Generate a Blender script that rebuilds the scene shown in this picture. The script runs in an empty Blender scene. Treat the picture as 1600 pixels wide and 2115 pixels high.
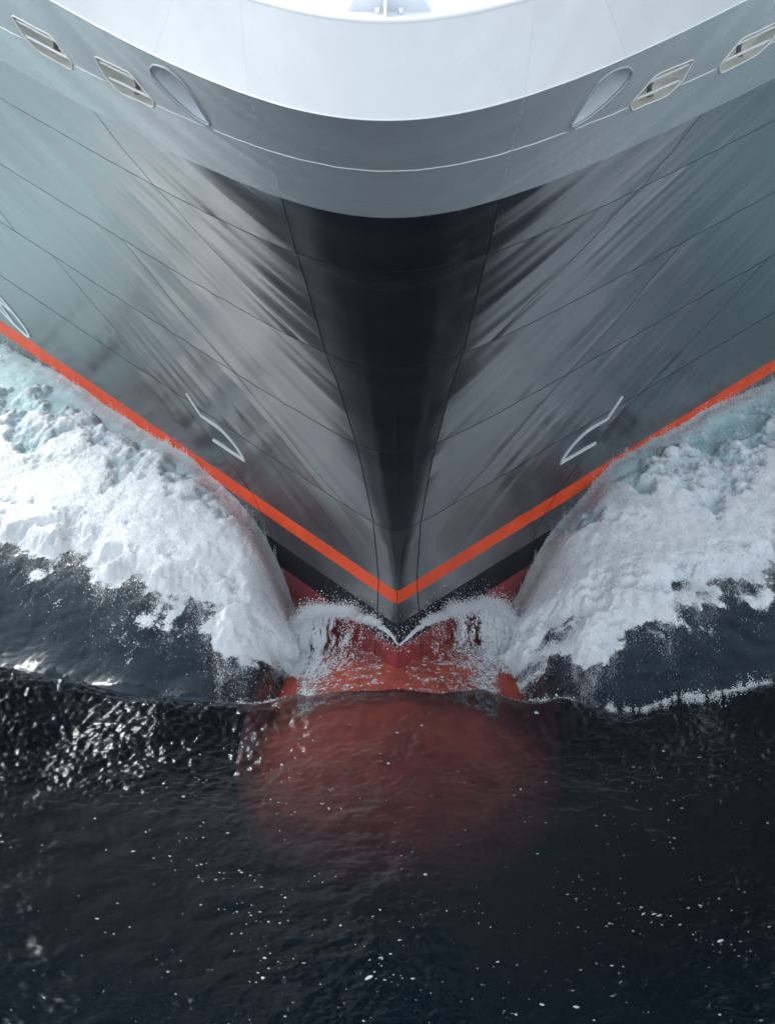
import bpy, bmesh, math
import numpy as np
from mathutils import Vector, Matrix
from mathutils.geometry import delaunay_2d_cdt

# ------------------------------------------------------------------ camera, sky, sun, exposure
SC = bpy.context.scene
COL = SC.collection
cam_d = bpy.data.cameras.new('camera')
cam = bpy.data.objects.new('camera', cam_d); COL.objects.link(cam)
CL = Vector((2.83588, -88.24180, 50.73233))
CR = Vector((0.999498, 0.030880, -0.007057)); CU = Vector((-0.008270, 0.469452, 0.882919)); CD = Vector((-0.030577, 0.882418, -0.469472))
cam.matrix_world = Matrix(((CR.x, CU.x, -CD.x, CL.x), (CR.y, CU.y, -CD.y, CL.y), (CR.z, CU.z, -CD.z, CL.z), (0, 0, 0, 1)))
cam_d.sensor_fit = 'HORIZONTAL'; cam_d.sensor_width = 36; cam_d.lens = 36 * 8500 / 1600
cam_d.clip_start = 1; cam_d.clip_end = 6000
SC.camera = cam

SUN_DIR = Vector((-0.46, 0.64, 0.61)).normalized()      # towards the sun: high, left of and behind the bow
W = bpy.data.worlds.new('World'); SC.world = W; W.use_nodes = True
nt = W.node_tree; nt.nodes.clear()
sky = nt.nodes.new('ShaderNodeTexSky'); sky.sky_type = 'NISHITA'; sky.sun_disc = False
sky.sun_elevation = math.asin(SUN_DIR.z); sky.sun_rotation = math.atan2(SUN_DIR.x, SUN_DIR.y)
sky.dust_density = 3.0; sky.air_density = 1.0; sky.ozone_density = 1.0
hs = nt.nodes.new('ShaderNodeHueSaturation'); hs.inputs['Saturation'].default_value = 0.28
bg = nt.nodes.new('ShaderNodeBackground'); bg.inputs['Strength'].default_value = 0.15
wo = nt.nodes.new('ShaderNodeOutputWorld')
tcw = nt.nodes.new('ShaderNodeTexCoord'); sep = nt.nodes.new('ShaderNodeSeparateXYZ'); ocl = nt.nodes.new('ShaderNodeMapRange')
ocl.inputs['From Min'].default_value = 0.0; ocl.inputs['From Max'].default_value = 1.0; ocl.inputs['To Min'].default_value = 0.98; ocl.inputs['To Max'].default_value = 1.25   # overcast: cloud brightest overhead
nt.links.new(tcw.outputs['Generated'], sep.inputs[0]); nt.links.new(sep.outputs['Z'], ocl.inputs['Value'])
nt.links.new(sky.outputs[0], hs.inputs['Color']); nt.links.new(ocl.outputs[0], hs.inputs['Value']); tint = nt.nodes.new('ShaderNodeMix'); tint.data_type = 'RGBA'; tint.blend_type = 'MULTIPLY'; tint.inputs['Factor'].default_value = 1.0
tint.inputs['B'].default_value = (0.93, 1.0, 1.02, 1)
nt.links.new(hs.outputs[0], tint.inputs['A']); nt.links.new(tint.outputs['Result'], bg.inputs['Color']); nt.links.new(bg.outputs[0], wo.inputs['Surface'])

sun_d = bpy.data.lights.new('sun', 'SUN'); sun_d.energy = 0.7; sun_d.angle = math.radians(10); sun_d.color = (1.0, 0.98, 0.94)
sun = bpy.data.objects.new('sun', sun_d); COL.objects.link(sun)
sun.rotation_euler = SUN_DIR.to_track_quat('Z', 'Y').to_euler()

SC.view_settings.view_transform = 'Standard'; SC.view_settings.look = 'None'
SC.view_settings.exposure = 1.36; SC.view_settings.gamma = 1.0; SC.view_settings.use_curve_mapping = False
SC.render.engine = 'CYCLES'
SC.cycles.max_bounces = 6; SC.cycles.diffuse_bounces = 3; SC.cycles.glossy_bounces = 3; SC.cycles.transmission_bounces = 4; SC.cycles.transparent_max_bounces = 16; SC.cycles.volume_bounces = 0
SC.cycles.use_adaptive_sampling = True; SC.cycles.adaptive_threshold = 0.014; SC.cycles.adaptive_min_samples = 16
SC.cycles.use_denoising = True; SC.cycles.denoiser = 'OPENIMAGEDENOISE'; SC.cycles.denoising_input_passes = 'RGB_ALBEDO_NORMAL'; SC.cycles.denoising_prefilter = 'ACCURATE'
SC.cycles.sample_clamp_indirect = 1.2; SC.cycles.blur_glossy = 0.5
SC.cycles.caustics_reflective = False; SC.cycles.caustics_refractive = False

RNG = np.random.default_rng(7)

# ------------------------------------------------------------------ helpers
def obj(name, verts, faces, mat, parent=None, smooth=True):
    me = bpy.data.meshes.new(name)
    me.from_pydata([tuple(v) for v in verts], [], [tuple(f) for f in faces]); me.update()
    if smooth: me.shade_smooth()
    if mat: me.materials.append(mat)
    o = bpy.data.objects.new(name, me); COL.objects.link(o)
    if parent: o.parent = parent
    return o

def fast_grid(name, P, quads, mat, attrs=None):
    """P (n,3) float, quads (m,4) int: large mesh without python loops"""
    me = bpy.data.meshes.new(name)
    me.vertices.add(len(P)); me.vertices.foreach_set('co', P.astype(np.float32).ravel())
    m = len(quads)
    me.loops.add(m * 4); me.loops.foreach_set('vertex_index', quads.astype(np.int32).ravel())
    me.polygons.add(m); me.polygons.foreach_set('loop_start', np.arange(0, m * 4, 4, dtype=np.int32))
    me.polygons.foreach_set('use_smooth', np.ones(m, bool))
    me.update(calc_edges=True)
    for k, v in (attrs or {}).items():
        a = me.attributes.new(k, 'FLOAT', 'POINT'); a.data.foreach_set('value', v.astype(np.float32))
    me.materials.append(mat)
    o = bpy.data.objects.new(name, me); COL.objects.link(o)
    return o

def empty(name, loc=(0, 0, 0)):
    o = bpy.data.objects.new(name, None); COL.objects.link(o); o.location = loc; return o

def tag(o, label=None, cat=None, group=None, kind=None):
    if label: o['label'] = label
    if cat: o['category'] = cat
    if group: o['group'] = group
    if kind: o['kind'] = kind
    return o

def sstep(a, b, x):
    t = np.clip((x - a) / (b - a), 0, 1); return t * t * (3 - 2 * t)

def tile(seed, n=512, p=1.6, lo=1, hi=None, ax=1.0, ay=1.0):
    """periodic random field, spectrum amplitude ~ k^-p between lo and hi cycles, unit variance"""
    r = np.random.default_rng(seed)
    kx = np.fft.fftfreq(n) * n; ky = np.fft.fftfreq(n) * n
    KX, KY = np.meshgrid(kx * ax, ky * ay)
    K = np.hypot(KX, KY); K[0, 0] = 1
    A = K ** -p * (K >= lo) * np.exp(-(K / (hi or n / 2.2)) ** 4); A[0, 0] = 0
    f = np.real(np.fft.ifft2(np.fft.fft2(r.standard_normal((n, n))) * A))
    return (f / f.std()).astype(np.float32)

def samp(T, u, v):
    """bilinear periodic sample of tile T at u, v in tile units"""
    n = T.shape[0]
    x = (u % 1.0) * n; y = (v % 1.0) * n
    i = np.floor(x).astype(int); j = np.floor(y).astype(int); fx = x - i; fy = y - j
    i %= n; j %= n; i1 = (i + 1) % n; j1 = (j + 1) % n
    return (T[j, i] * (1 - fx) + T[j, i1] * fx) * (1 - fy) + (T[j1, i] * (1 - fx) + T[j1, i1] * fx) * fy

class Nodes:
    def __init__(self, name):
        self.m = bpy.data.materials.new(name); self.m.use_nodes = True
        self.t = self.m.node_tree; self.t.nodes.clear()
        self.out = self.t.nodes.new('ShaderNodeOutputMaterial')
    def n(self, kind, **kw):
        x = self.t.nodes.new('ShaderNode' + kind)
        for k, v in kw.items():
            if k.startswith('i_'):
                x.inputs[k[2:].replace('_', ' ')].default_value = v
            else: setattr(x, k, v)
        return x
    def l(self, a, b): self.t.links.new(a, b)

def ramp(N, src, stops):
    r = N.n('ValToRGB'); e = r.color_ramp.elements
    while len(e) < len(stops): e.new(0.5)
    for el, (p, c) in zip(e, stops): el.position = p; el.color = c if len(c) == 4 else (*c, 1)
    N.l(src, r.inputs[0]); return r

# ------------------------------------------------------------------ materials
def paint(name, base, rough=0.2, ior=1.5, streak=0.0, grain=0.0, var=0.12, metallic=0.0):
    """ship paint on steel plating; streak = slight buckling along the canted frames"""
    N = Nodes(name); b = N.n('BsdfPrincipled')
    b.inputs['Roughness'].default_value = rough; b.inputs['IOR'].default_value = ior; b.inputs['Metallic'].default_value = metallic
    N.l(b.outputs[0], N.out.inputs['Surface'])
    tc = N.n('TexCoord'); sep = N.n('SeparateXYZ'); N.l(tc.outputs['Object'], sep.inputs[0])
    # w: runs across the frames, which lean aft with height
    k = N.n('Math', operation='MULTIPLY_ADD'); k.inputs[1].default_value = -1.1
    N.l(sep.outputs['Z'], k.inputs[0]); N.l(sep.outputs['Y'], k.inputs[2])
    zz = N.n('Math', operation='MULTIPLY'); zz.inputs[1].default_value = 0.16; N.l(sep.outputs['Z'], zz.inputs[0])
    oi = N.n('ObjectInfo'); sx = N.n('Math', operation='MULTIPLY'); sx.inputs[1].default_value = 40.0; N.l(oi.outputs['Random'], sx.inputs[0])
    cv = N.n('CombineXYZ'); N.l(k.outputs[0], cv.inputs[0]); N.l(zz.outputs[0], cv.inputs[1]); N.l(sx.outputs[0], cv.inputs[2])
    n1 = N.n('TexNoise'); n1.inputs['Scale'].default_value = 0.75; n1.inputs['Detail'].default_value = 4; n1.inputs['Roughness'].default_value = 0.5
    N.l(cv.outputs[0], n1.inputs['Vector'])
    # soft weathering of the paint colour
    n2 = N.n('TexNoise'); n2.inputs['Scale'].default_value = 1.7; n2.inputs['Detail'].default_value = 7
    N.l(tc.outputs['Object'], n2.inputs['Vector'])
    mr = N.n('MapRange'); mr.inputs['From Min'].default_value = 0.3; mr.inputs['From Max'].default_value = 0.7
    mr.inputs['To Min'].default_value = 1 - var; mr.inputs['To Max'].default_value = 1 + var
    N.l(n2.outputs['Fac'], mr.inputs['Value'])
    vm = N.n('VectorMath', operation='SCALE'); vm.inputs[0].default_value = base; N.l(mr.outputs[0], vm.inputs['Scale'])
    N.l(vm.outputs[0], b.inputs['Base Color'])
    rr = N.n('MapRange'); rr.inputs['From Min'].default_value = 0.3; rr.inputs['From Max'].default_value = 0.7
    rr.inputs['To Min'].default_value = rough * 0.75; rr.inputs['To Max'].default_value = rough * 1.3
    N.l(n1.outputs['Fac'], rr.inputs['Value']); N.l(rr.outputs[0], b.inputs['Roughness'])
    # buckled facets between frames, and a broad unevenness
    n4 = N.n('TexNoise'); n4.inputs['Scale'].default_value = 0.30; n4.inputs['Detail'].default_value = 1.5; n4.inputs['Roughness'].default_value = 0.4
    N.l(cv.outputs[0], n4.inputs['Vector'])
    wo_ = N.n('MapRange'); wo_.inputs['To Max'].default_value = 40.0; N.l(oi.outputs['Random'], wo_.inputs['Value'])
    wz = N.n('Math', operation='ADD'); N.l(k.outputs[0], wz.inputs[0]); N.l(wo_.outputs[0], wz.inputs[1])
    vo = N.n('TexVoronoi', voronoi_dimensions='1D', feature='F1'); vo.inputs['Scale'].default_value = 0.42; N.l(wz.outputs[0], vo.inputs['W'])
    h1 = N.n('Math', operation='MULTIPLY_ADD'); h1.inputs[1].default_value = 1.3; N.l(n4.outputs['Fac'], h1.inputs[0])
    h0 = N.n('Math', operation='MULTIPLY'); h0.inputs[1].default_value = 0.16; N.l(n1.outputs['Fac'], h0.inputs[0]); N.l(h0.outputs[0], h1.inputs[2])
    hsum = N.n('Math', operation='MULTIPLY_ADD'); hsum.inputs[1].default_value = 0.8; N.l(vo.outputs['Distance'], hsum.inputs[0]); N.l(h1.outputs[0], hsum.inputs[2])
    bu = N.n('Bump'); bu.inputs['Strength'].default_value = 1.0; bu.inputs['Distance'].default_value = streak
    N.l(hsum.outputs[0], bu.inputs['Height'])
    bu2 = N.n('Bump'); bu2.inputs['Strength'].default_value = 1.0; bu2.inputs['Distance'].default_value = grain
    n3 = N.n('TexNoise'); n3.inputs['Scale'].default_value = 9; n3.inputs['Detail'].default_value = 6
    N.l(tc.outputs['Object'], n3.inputs['Vector']); N.l(n3.outputs['Fac'], bu2.inputs['Height'])
    N.l(bu.outputs[0], bu2.inputs['Normal']); N.l(bu2.outputs[0], b.inputs['Normal'])
    return N.m

M_HULL = paint('hull_charcoal_gloss', (0.016, 0.018, 0.022), 0.21, 3.6, streak=0.045, grain=0.0003)
M_NOSE = paint('hull_charcoal_nose', (0.014, 0.015, 0.019), 0.22, 3.2, streak=0.010, grain=0.0001)
M_BLACK = paint('black_band', (0.012, 0.012, 0.018), 0.45, 1.35, streak=0.03, grain=0.002)
M_RED = paint('red_antifouling', (0.22, 0.034, 0.036), 0.32, 1.7, streak=0.02, grain=0.003, var=0.2)
M_BULB = paint('worn_red_bulb', (0.27, 0.054, 0.037), 0.7, 1.2, streak=0.02, grain=0.003, var=0.25)
M_ORANGE = paint('orange_stripe', (0.70, 0.072, 0.022), 0.35, 1.45, streak=0.03, grain=0.002)
M_VISOR = paint('light_grey_visor', (0.42, 0.47, 0.50), 0.28, 2.2, streak=0.022, grain=0.001, var=0.04)
M_WHITE = paint('white_bulwark', (0.86, 0.865, 0.87), 0.35, 1.45, streak=0.03, grain=0.002, var=0.02)
M_CREAM = paint('cream_lining', (0.84, 0.82, 0.75), 0.5, 1.45, var=0.08)
M_POCKET = paint('pocket_lining', (0.66, 0.70, 0.73), 0.45, 1.5, var=0.08)
M_MARK = paint('white_marks', (0.62, 0.65, 0.68), 0.4, 1.45, var=0.04)
M_DARK = paint('dark_fitting', (0.05, 0.05, 0.06), 0.5, 1.45)
M_GEAR = paint('mooring_gear', (0.20, 0.20, 0.19), 0.5, 1.45)
M_MAST = paint('mast_grey', (0.62, 0.66, 0.72), 0.4, 1.45, var=0.05)

def foam_mat():
    N = Nodes('foam'); b = N.n('BsdfPrincipled'); b.inputs['IOR'].default_value = 1.33
    at = N.n('Attribute', attribute_name='dens'); co = N.n('Attribute', attribute_name='cov')
    tc = N.n('TexCoord')
    nz = N.n('TexNoise'); nz.inputs['Scale'].default_value = 3.2; nz.inputs['Detail'].default_value = 10; nz.inputs['Roughness'].default_value = 0.68
    N.l(tc.outputs['Object'], nz.inputs['Vector'])
    nf = N.n('TexNoise'); nf.inputs['Scale'].default_value = 15.0; nf.inputs['Detail'].default_value = 10; nf.inputs['Roughness'].default_value = 0.78; N.l(tc.outputs['Object'], nf.inputs['Vector'])
    a0 = N.n('Math', operation='MULTIPLY_ADD'); a0.inputs[1].default_value = 0.42; N.l(nf.outputs['Fac'], a0.inputs[0]); N.l(at.outputs['Fac'], a0.inputs[2])
    ad = N.n('Math', operation='MULTIPLY_ADD'); ad.inputs[1].default_value = 0.42; N.l(nz.outputs['Fac'], ad.inputs[0]); N.l(a0.outputs[0], ad.inputs[2])
    at1 = N.n('MapRange'); at1.inputs['From Min'].default_value = 0.3; at1.inputs['From Max'].default_value = 1.5; N.l(ad.outputs[0], at1.inputs['Value'])
    r = ramp(N, at1.outputs[0], [(0.12, (0.05, 0.16, 0.17)), (0.28, (0.20, 0.34, 0.355)), (0.46, (0.43, 0.55, 0.565)), (0.72, (0.50, 0.55, 0.58)), (0.88, (0.75, 0.76, 0.77))])
    N.l(r.outputs[0], b.inputs['Base Color'])
    rr = N.n('MapRange'); rr.inputs['From Min'].default_value = 0.4; rr.inputs['From Max'].default_value = 0.85; rr.inputs['To Min'].default_value = 0.15; rr.inputs['To Max'].default_value = 0.8
    N.l(ad.outputs[0], rr.inputs['Value']); N.l(rr.outputs[0], b.inputs['Roughness'])
    # lace: webs of bubbles where the cover thins out
    ds = N.n('TexNoise'); ds.inputs['Scale'].default_value = 1.6; ds.inputs['Detail'].default_value = 3; N.l(tc.outputs['Object'], ds.inputs['Vector'])
    dm = N.n('VectorMath', operation='MULTIPLY_ADD'); dm.inputs[1].default_value = (0.5, 0.5, 0.5); N.l(ds.outputs['Color'], dm.inputs[0]); N.l(tc.outputs['Object'], dm.inputs[2])
    vo = N.n('TexVoronoi', feature='DISTANCE_TO_EDGE'); vo.inputs['Scale'].default_value = 3.4; N.l(dm.outputs[0], vo.inputs['Vector'])
    wb = N.n('MapRange'); wb.inputs['From Min'].default_value = 0.0; wb.inputs['From Max'].default_value = 0.28; wb.inputs['To Min'].default_value = 0.22; wb.inputs['To Max'].default_value = 0.0
    N.l(vo.outputs['Distance'], wb.inputs['Value'])
    lz = N.n('Math', operation='MULTIPLY_ADD'); lz.inputs[1].default_value = 2.2; N.l(nf.outputs['Fac'], lz.inputs[0]); N.l(wb.outputs[0], lz.inputs[2])
    l2 = N.n('Math', operation='MULTIPLY_ADD'); l2.inputs[1].default_value = 1.5; N.l(co.outputs['Fac'], l2.inputs[0]); N.l(lz.outputs[0], l2.inputs[2])
    al = N.n('MapRange', interpolation_type='SMOOTHSTEP'); al.inputs['From Min'].default_value = 1.6; al.inputs['From Max'].default_value = 2.15
    N.l(l2.outputs[0], al.inputs['Value']); N.l(al.outputs[0], b.inputs['Alpha'])
    bu = N.n('Bump'); bu.inputs['Distance'].default_value = 0.03; bu.inputs['Strength'].default_value = 0.45
    N.l(nz.outputs['Fac'], bu.inputs['Height']); N.l(bu.outputs[0], b.inputs['Normal'])
    N.l(b.outputs[0], N.out.inputs['Surface']); return N.m
M_FOAM = foam_mat()

def drop_mat():
    N = Nodes('spray_droplets'); b = N.n('BsdfPrincipled'); b.inputs['Roughness'].default_value = 0.4
    b.inputs['Base Color'].default_value = (0.80, 0.815, 0.83, 1); b.inputs['IOR'].default_value = 1.33
    t = N.n('BsdfTranslucent'); t.inputs['Color'].default_value = (0.86, 0.88, 0.90, 1)
    mx = N.n('MixShader'); mx.inputs[0].default_value = 0.45; N.l(b.outputs[0], mx.inputs[1]); N.l(t.outputs[0], mx.inputs[2])
    N.l(mx.outputs[0], N.out.inputs['Surface']); return N.m
M_DROP = drop_mat()

def sea_mat():
    N = Nodes('sea_water')
    tr = N.n('BsdfTransparent'); tr.inputs['Color'].default_value = (0.95, 0.97, 0.97, 1)
    gl = N.n('BsdfGlossy'); gl.inputs['Roughness'].default_value = 0.03
    fr = N.n('Fresnel'); fr.inputs['IOR'].default_value = 1.29
    tc = N.n('TexCoord')
    mp = N.n('Mapping'); mp.inputs['Scale'].default_value = (1.0, 1.6, 1.0); N.l(tc.outputs['Object'], mp.inputs['Vector'])
    nz = N.n('TexNoise'); nz.inputs['Scale'].default_value = 8; nz.inputs['Detail'].default_value = 6; nz.inputs['Roughness'].default_value = 0.6
    N.l(mp.outputs[0], nz.inputs['Vector'])
    rp = N.n('Attribute', attribute_name='rip')
    bu = N.n('Bump'); bu.inputs['Distance'].default_value = 0.013; N.l(rp.outputs['Fac'], bu.inputs['Strength'])
    N.l(nz.outputs['Fac'], bu.inputs['Height'])
    N.l(bu.outputs[0], gl.inputs['Normal']); N.l(bu.outputs[0], fr.inputs['Normal'])
    mx = N.n('MixShader'); N.l(fr.outputs[0], mx.inputs[0]); N.l(tr.outputs[0], mx.inputs[1]); N.l(gl.outputs[0], mx.inputs[2])
    # light scattered back out of the water body
    sheen_at = N.n('Attribute', attribute_name='sky_sheen')                      # streaky sky reflection on the wave faces, painted into the diffuse colour
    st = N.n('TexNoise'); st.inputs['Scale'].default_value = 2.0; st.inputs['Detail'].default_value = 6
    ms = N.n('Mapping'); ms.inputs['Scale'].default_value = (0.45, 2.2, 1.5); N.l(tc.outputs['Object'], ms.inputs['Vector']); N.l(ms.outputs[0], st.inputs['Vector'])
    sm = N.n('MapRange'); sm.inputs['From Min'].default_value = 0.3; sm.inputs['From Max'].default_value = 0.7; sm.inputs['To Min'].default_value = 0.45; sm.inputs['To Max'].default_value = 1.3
    N.l(st.outputs['Fac'], sm.inputs['Value']); am_ = N.n('Math', operation='MULTIPLY'); N.l(sm.outputs[0], am_.inputs[0]); N.l(sheen_at.outputs['Fac'], am_.inputs[1])
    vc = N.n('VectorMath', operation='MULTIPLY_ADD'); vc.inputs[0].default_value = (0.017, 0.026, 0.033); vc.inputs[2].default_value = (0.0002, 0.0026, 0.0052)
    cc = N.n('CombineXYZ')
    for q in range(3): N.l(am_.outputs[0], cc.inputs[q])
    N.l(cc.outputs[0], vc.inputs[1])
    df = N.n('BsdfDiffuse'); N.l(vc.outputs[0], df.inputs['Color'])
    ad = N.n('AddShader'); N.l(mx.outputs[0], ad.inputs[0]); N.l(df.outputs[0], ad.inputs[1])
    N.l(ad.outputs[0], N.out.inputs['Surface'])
    ab = N.n('VolumeAbsorption'); ab.inputs['Color'].default_value = (0.44, 0.44, 0.46, 1); ab.inputs['Density'].default_value = 0.24
    N.l(ab.outputs[0], N.out.inputs['Volume']); return N.m
M_SEA = sea_mat()

# ------------------------------------------------------------------ hull shape: y = Y(x, z), bow towards -y, keel line x = 0
ZK = [13.35, 14.95, 16.65, 18.55]
def prm(z):
    z = np.asarray(z, float); t = np.clip((z - 1.6) / 11.75, 0, None)
    s = np.where(z < 13.35, -3.97 * t ** 1.6, np.interp(z, ZK, [-3.97, -5.05, -6.25, -5.40]))
    r = np.where(z < 13.35, 0.06 + 3.34 * t ** 1.2, np.interp(z, ZK, [3.4, 3.7, 4.6, 3.6]))
    a = np.interp(z, [0] + ZK, [1.335, 1.345, 1.32, 1.55, 1.25])
    return s, a, r
def Y(x, z):
    x = np.abs(np.asarray(x, float)); s, a, r = prm(z)
    return s + a * (np.sqrt(x * x + r * r) - r) + 0.25 * np.clip(x - 12.5, 0, None) ** 2.3
DT = tile(11, 256, 1.3, 2, 40)
def dent(x, z):
    """plating pulled in between the canted frames: a few millimetres"""
    y = Y(x, z); w = y - 1.1 * np.asarray(z, float)
    am = sstep(1.0, 3.0, np.abs(x) + 0.05 * np.asarray(z, float)) * 0.0035
    return am * (np.sin(w * 2 * math.pi / 0.8) + 1.2 * samp(DT, w / 9.0, np.asarray(z, float) / 40.0 + np.sign(x) * 0.3))
def S(x, z, off=0.0):
    """points on the hull, off > 0 is outwards along the normal"""
    x = np.asarray(x, float); z = np.asarray(z, float) + 0 * x
    y = Y(x, z); e = 1e-3
    dx = (Y(x + e, z) - Y(x - e, z)) / (2 * e); dz = (Y(x, z + e) - Y(x, z - e)) / (2 * e)
    n = np.stack([dx, -np.ones_like(y), dz], -1); n /= np.linalg.norm(n, axis=-1, keepdims=True)
    return np.stack([x, y, z], -1) + n * (np.asarray(off, float) + dent(x, z))[..., None]

SHIP = empty('ship', (0, 0, 0))
tag(SHIP, 'dark hulled ship bow with white bulwark and orange stripe ploughing the sea', 'ship')

XMAX = 17.0
def pl(pts):
    zs = [p[0] for p in pts]; xs = [p[1] for p in pts]
    return lambda z: np.interp(z, zs, xs)
# butt seams on the plating, half breadth as a function of height
SEAM1 = pl([(-6, .62), (-.6, .58), (1.6, .47), (3.4, .58), (5.5, .90), (7.6, 1.36), (8.5, 1.62), (11.7, 2.2), (13.35, 2.46), (14.9, 2.70), (16.65, 3.0)])
SEAM2 = pl([(8.5, 2.25), (9.7, 3.66), (10.4, 4.5), (11.6, 5.78), (12.4, 6.5), (13.35, 7.2)])
SEAM2B = pl([(3.4, 1.25), (4.05, 2.2), (4.9, 3.15), (5.8, 4.15), (7.2, 5.75), (8.5, 7.0)])
SEAM3 = pl([(-6, 2.0), (-.64, 2.8), (-.1, 3.15), (.9, 3.4), (1.7, 3.98), (2.35, 4.8), (3.4, 6.1), (4.55, 7.9), (5.8, 9.4)])
SEAM4 = pl([(3.4, 10.6), (5.8, 10.5), (8.5, 13.0), (11.6, 12.6), (13.35, 13.6)])
ZERO = lambda z: 0 * np.asarray(z, float)
FAR = lambda z: 0 * np.asarray(z, float) + XMAX

def plate(name, side, xl, xr, z0, z1, mat, parent, gl=0.014, gr=0.014, g0=0.014, g1=0.014, depth=0.03, step=0.16):
    za, zb = z0 + g0, z1 - g1
    nz = max(2, int(math.ceil((zb - za) / step)) + 1)
    zs = np.linspace(za, zb, nz); zm = np.linspace(za, zb, 7)
    wid = np.max(xr(zm) - xl(zm)); nx = max(3, int(math.ceil(wid / (step * 0.75))) + 1)
    t = np.linspace(0, 1, nx)
    A = xl(zs) + gl; B = xr(zs) - gr
    # near the stem the plates curve quickly
    X = A[:, None] + (B - A)[:, None] * t[None, :]
    Zg = np.repeat(zs[:, None], nx, 1)
    P = S(side * X, Zg).reshape(-1, 3); Q = S(side * X, Zg, -depth).reshape(-1, 3)
    idx = np.arange(nz * nx).reshape(nz, nx)
    f = np.stack([idx[:-1, :-1], idx[:-1, 1:], idx[1:, 1:], idx[1:, :-1]], -1).reshape(-1, 4)
    if side < 0: f = f[:, ::-1]
    loop = np.concatenate([idx[0, :], idx[1:, -1], idx[-1, -2::-1], idx[-2:0:-1, 0]])
    V = np.concatenate([P, P[loop], Q[loop]]); n0 = len(P); k = len(loop)
    a = n0 + np.arange(k); b = n0 + (np.arange(k) + 1) % k
    w = np.stack([a, a + k, b + k, b], -1)
    if side < 0: w = w[:, ::-1]
    faces = np.concatenate([f, w])
    return obj(name, V, faces, mat, parent)

def nose(name, xs, z0, z1, mat, parent, g=0.014, g0=0.014, g1=0.014, depth=0.03, step=0.13):
    """plate that wraps round the stem"""
    za, zb = z0 + g0, z1 - g1
    nz = max(2, int(math.ceil((zb - za) / step)) + 1); zs = np.linspace(za, zb, nz)
    t = np.linspace(-1, 1, 41); t = np.sign(t) * np.abs(t) ** 1.6
    X = (xs(zs) - g)[:, None] * t[None, :]; Zg = np.repeat(zs[:, None], 41, 1)
    P = S(X, Zg).reshape(-1, 3); Q = P + np.array([0, depth, 0])
    idx = np.arange(nz * 41).reshape(nz, 41)
    f = np.stack([idx[:-1, :-1], idx[:-1, 1:], idx[1:, 1:], idx[1:, :-1]], -1).reshape(-1, 4)
    loop = np.concatenate([idx[0, :], idx[1:, -1], idx[-1, -2::-1], idx[-2:0:-1, 0]])
    V = np.concatenate([P, P[loop], Q[loop]]); n0 = len(P); k = len(loop)
    a = n0 + np.arange(k); b = n0 + (np.arange(k) + 1) % k
    return obj(name, V, np.concatenate([f, np.stack([a, a + k, b + k, b], -1)]), mat, parent)

# backing shell: what shows in the recessed seams
xs = np.concatenate([-np.linspace(XMAX, 3, 60), np.linspace(-2.9, 2.9, 59), np.linspace(3, XMAX, 60)])
zs = np.linspace(-6, 13.4, 80)
Xg, Zg = np.meshgrid(xs, zs); Pb = S(Xg, Zg, 0) + np.array([0, 0.028, 0]) 
ii = np.arange(Xg.size).reshape(Xg.shape)
HULL = obj('hull', Pb.reshape(-1, 3), np.stack([ii[:-1, :-1], ii[:-1, 1:], ii[1:, 1:], ii[1:, :-1]], -1).reshape(-1, 4), M_DARK, SHIP)

# lower rows share the plating seams and are cut into colour bands
bands = [(-6, 0, M_RED, 'bottom_plate'), (0, .66, M_BLACK, 'boot_top_plate'), (.66, 1.23, M_HULL, 'hull_plate'), (1.23, 1.6, M_ORANGE, 'stripe_plate'), (1.6, 3.4, M_HULL, 'hull_plate')]
for k, (z0, z1, m, nm) in enumerate(bands):
    g1 = 0.011 if k == len(bands) - 1 else 0.0
    nose(nm, SEAM1, z0, z1, m, HULL, g0=0, g1=g1)
    for sd in (-1, 1):
        plate(nm, sd, SEAM1, SEAM3, z0, z1, m, HULL, g0=0, g1=g1)
        plate(nm, sd, SEAM3, FAR, z0, z1, m, HULL, g0=0, g1=g1, step=0.22)
rows = [(3.4, 5.8, [SEAM1, SEAM2B, SEAM3, FAR]), (5.8, 8.5, [SEAM1, SEAM2B, SEAM4, FAR]), (8.5, 11.6, [SEAM1, SEAM2, SEAM4, FAR]), (11.6, 13.35, [SEAM1, SEAM2, SEAM4, FAR])]
for z0, z1, seams in rows:
    gt = 0.0 if z1 == 13.35 else 0.011
    nose('hull_plate', SEAM1, z0, z1, M_NOSE, HULL, g1=gt)
    for sd in (-1, 1):
        for a, b in zip(seams[:-1], seams[1:]):
            plate('hull_plate', sd, a, b, z0, z1, M_HULL, HULL, g1=gt)
# weld bead down the stem below the round nose
def tube(name, pts, r, mat, parent, seg=8):
    pts = [Vector(p) for p in pts]; V = []; F = []
    for i, p in enumerate(pts):
        d = (pts[min(i + 1, len(pts) - 1)] - pts[max(i - 1, 0)]).normalized()
        a = d.cross(Vector((0.13, 0.2, 0.97)) if abs(d.z) < 0.95 else Vector((1, 0, 0))).normalized(); b = d.cross(a)
        for k in range(seg):
            t = 2 * math.pi * k / seg; V.append(p + (a * math.cos(t) + b * math.sin(t)) * r)
    for i in range(len(pts) - 1):
        for k in range(seg):
            F.append((i * seg + k, i * seg + (k + 1) % seg, (i + 1) * seg + (k + 1) % seg, (i + 1) * seg + k))
    F.append(tuple(range(seg))[::-1]); F.append(tuple(range((len(pts) - 1) * seg, len(pts) * seg)))
    return obj(name, V, F, mat, parent)
zz = np.linspace(0.02, 8.495, 60)
tube('stem_bead', S(0 * zz, zz, -0.008 - 0.05 * (zz > 8.3)), 0.014, M_HULL, HULL, 6)
M_STEM = M_HULL

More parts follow.
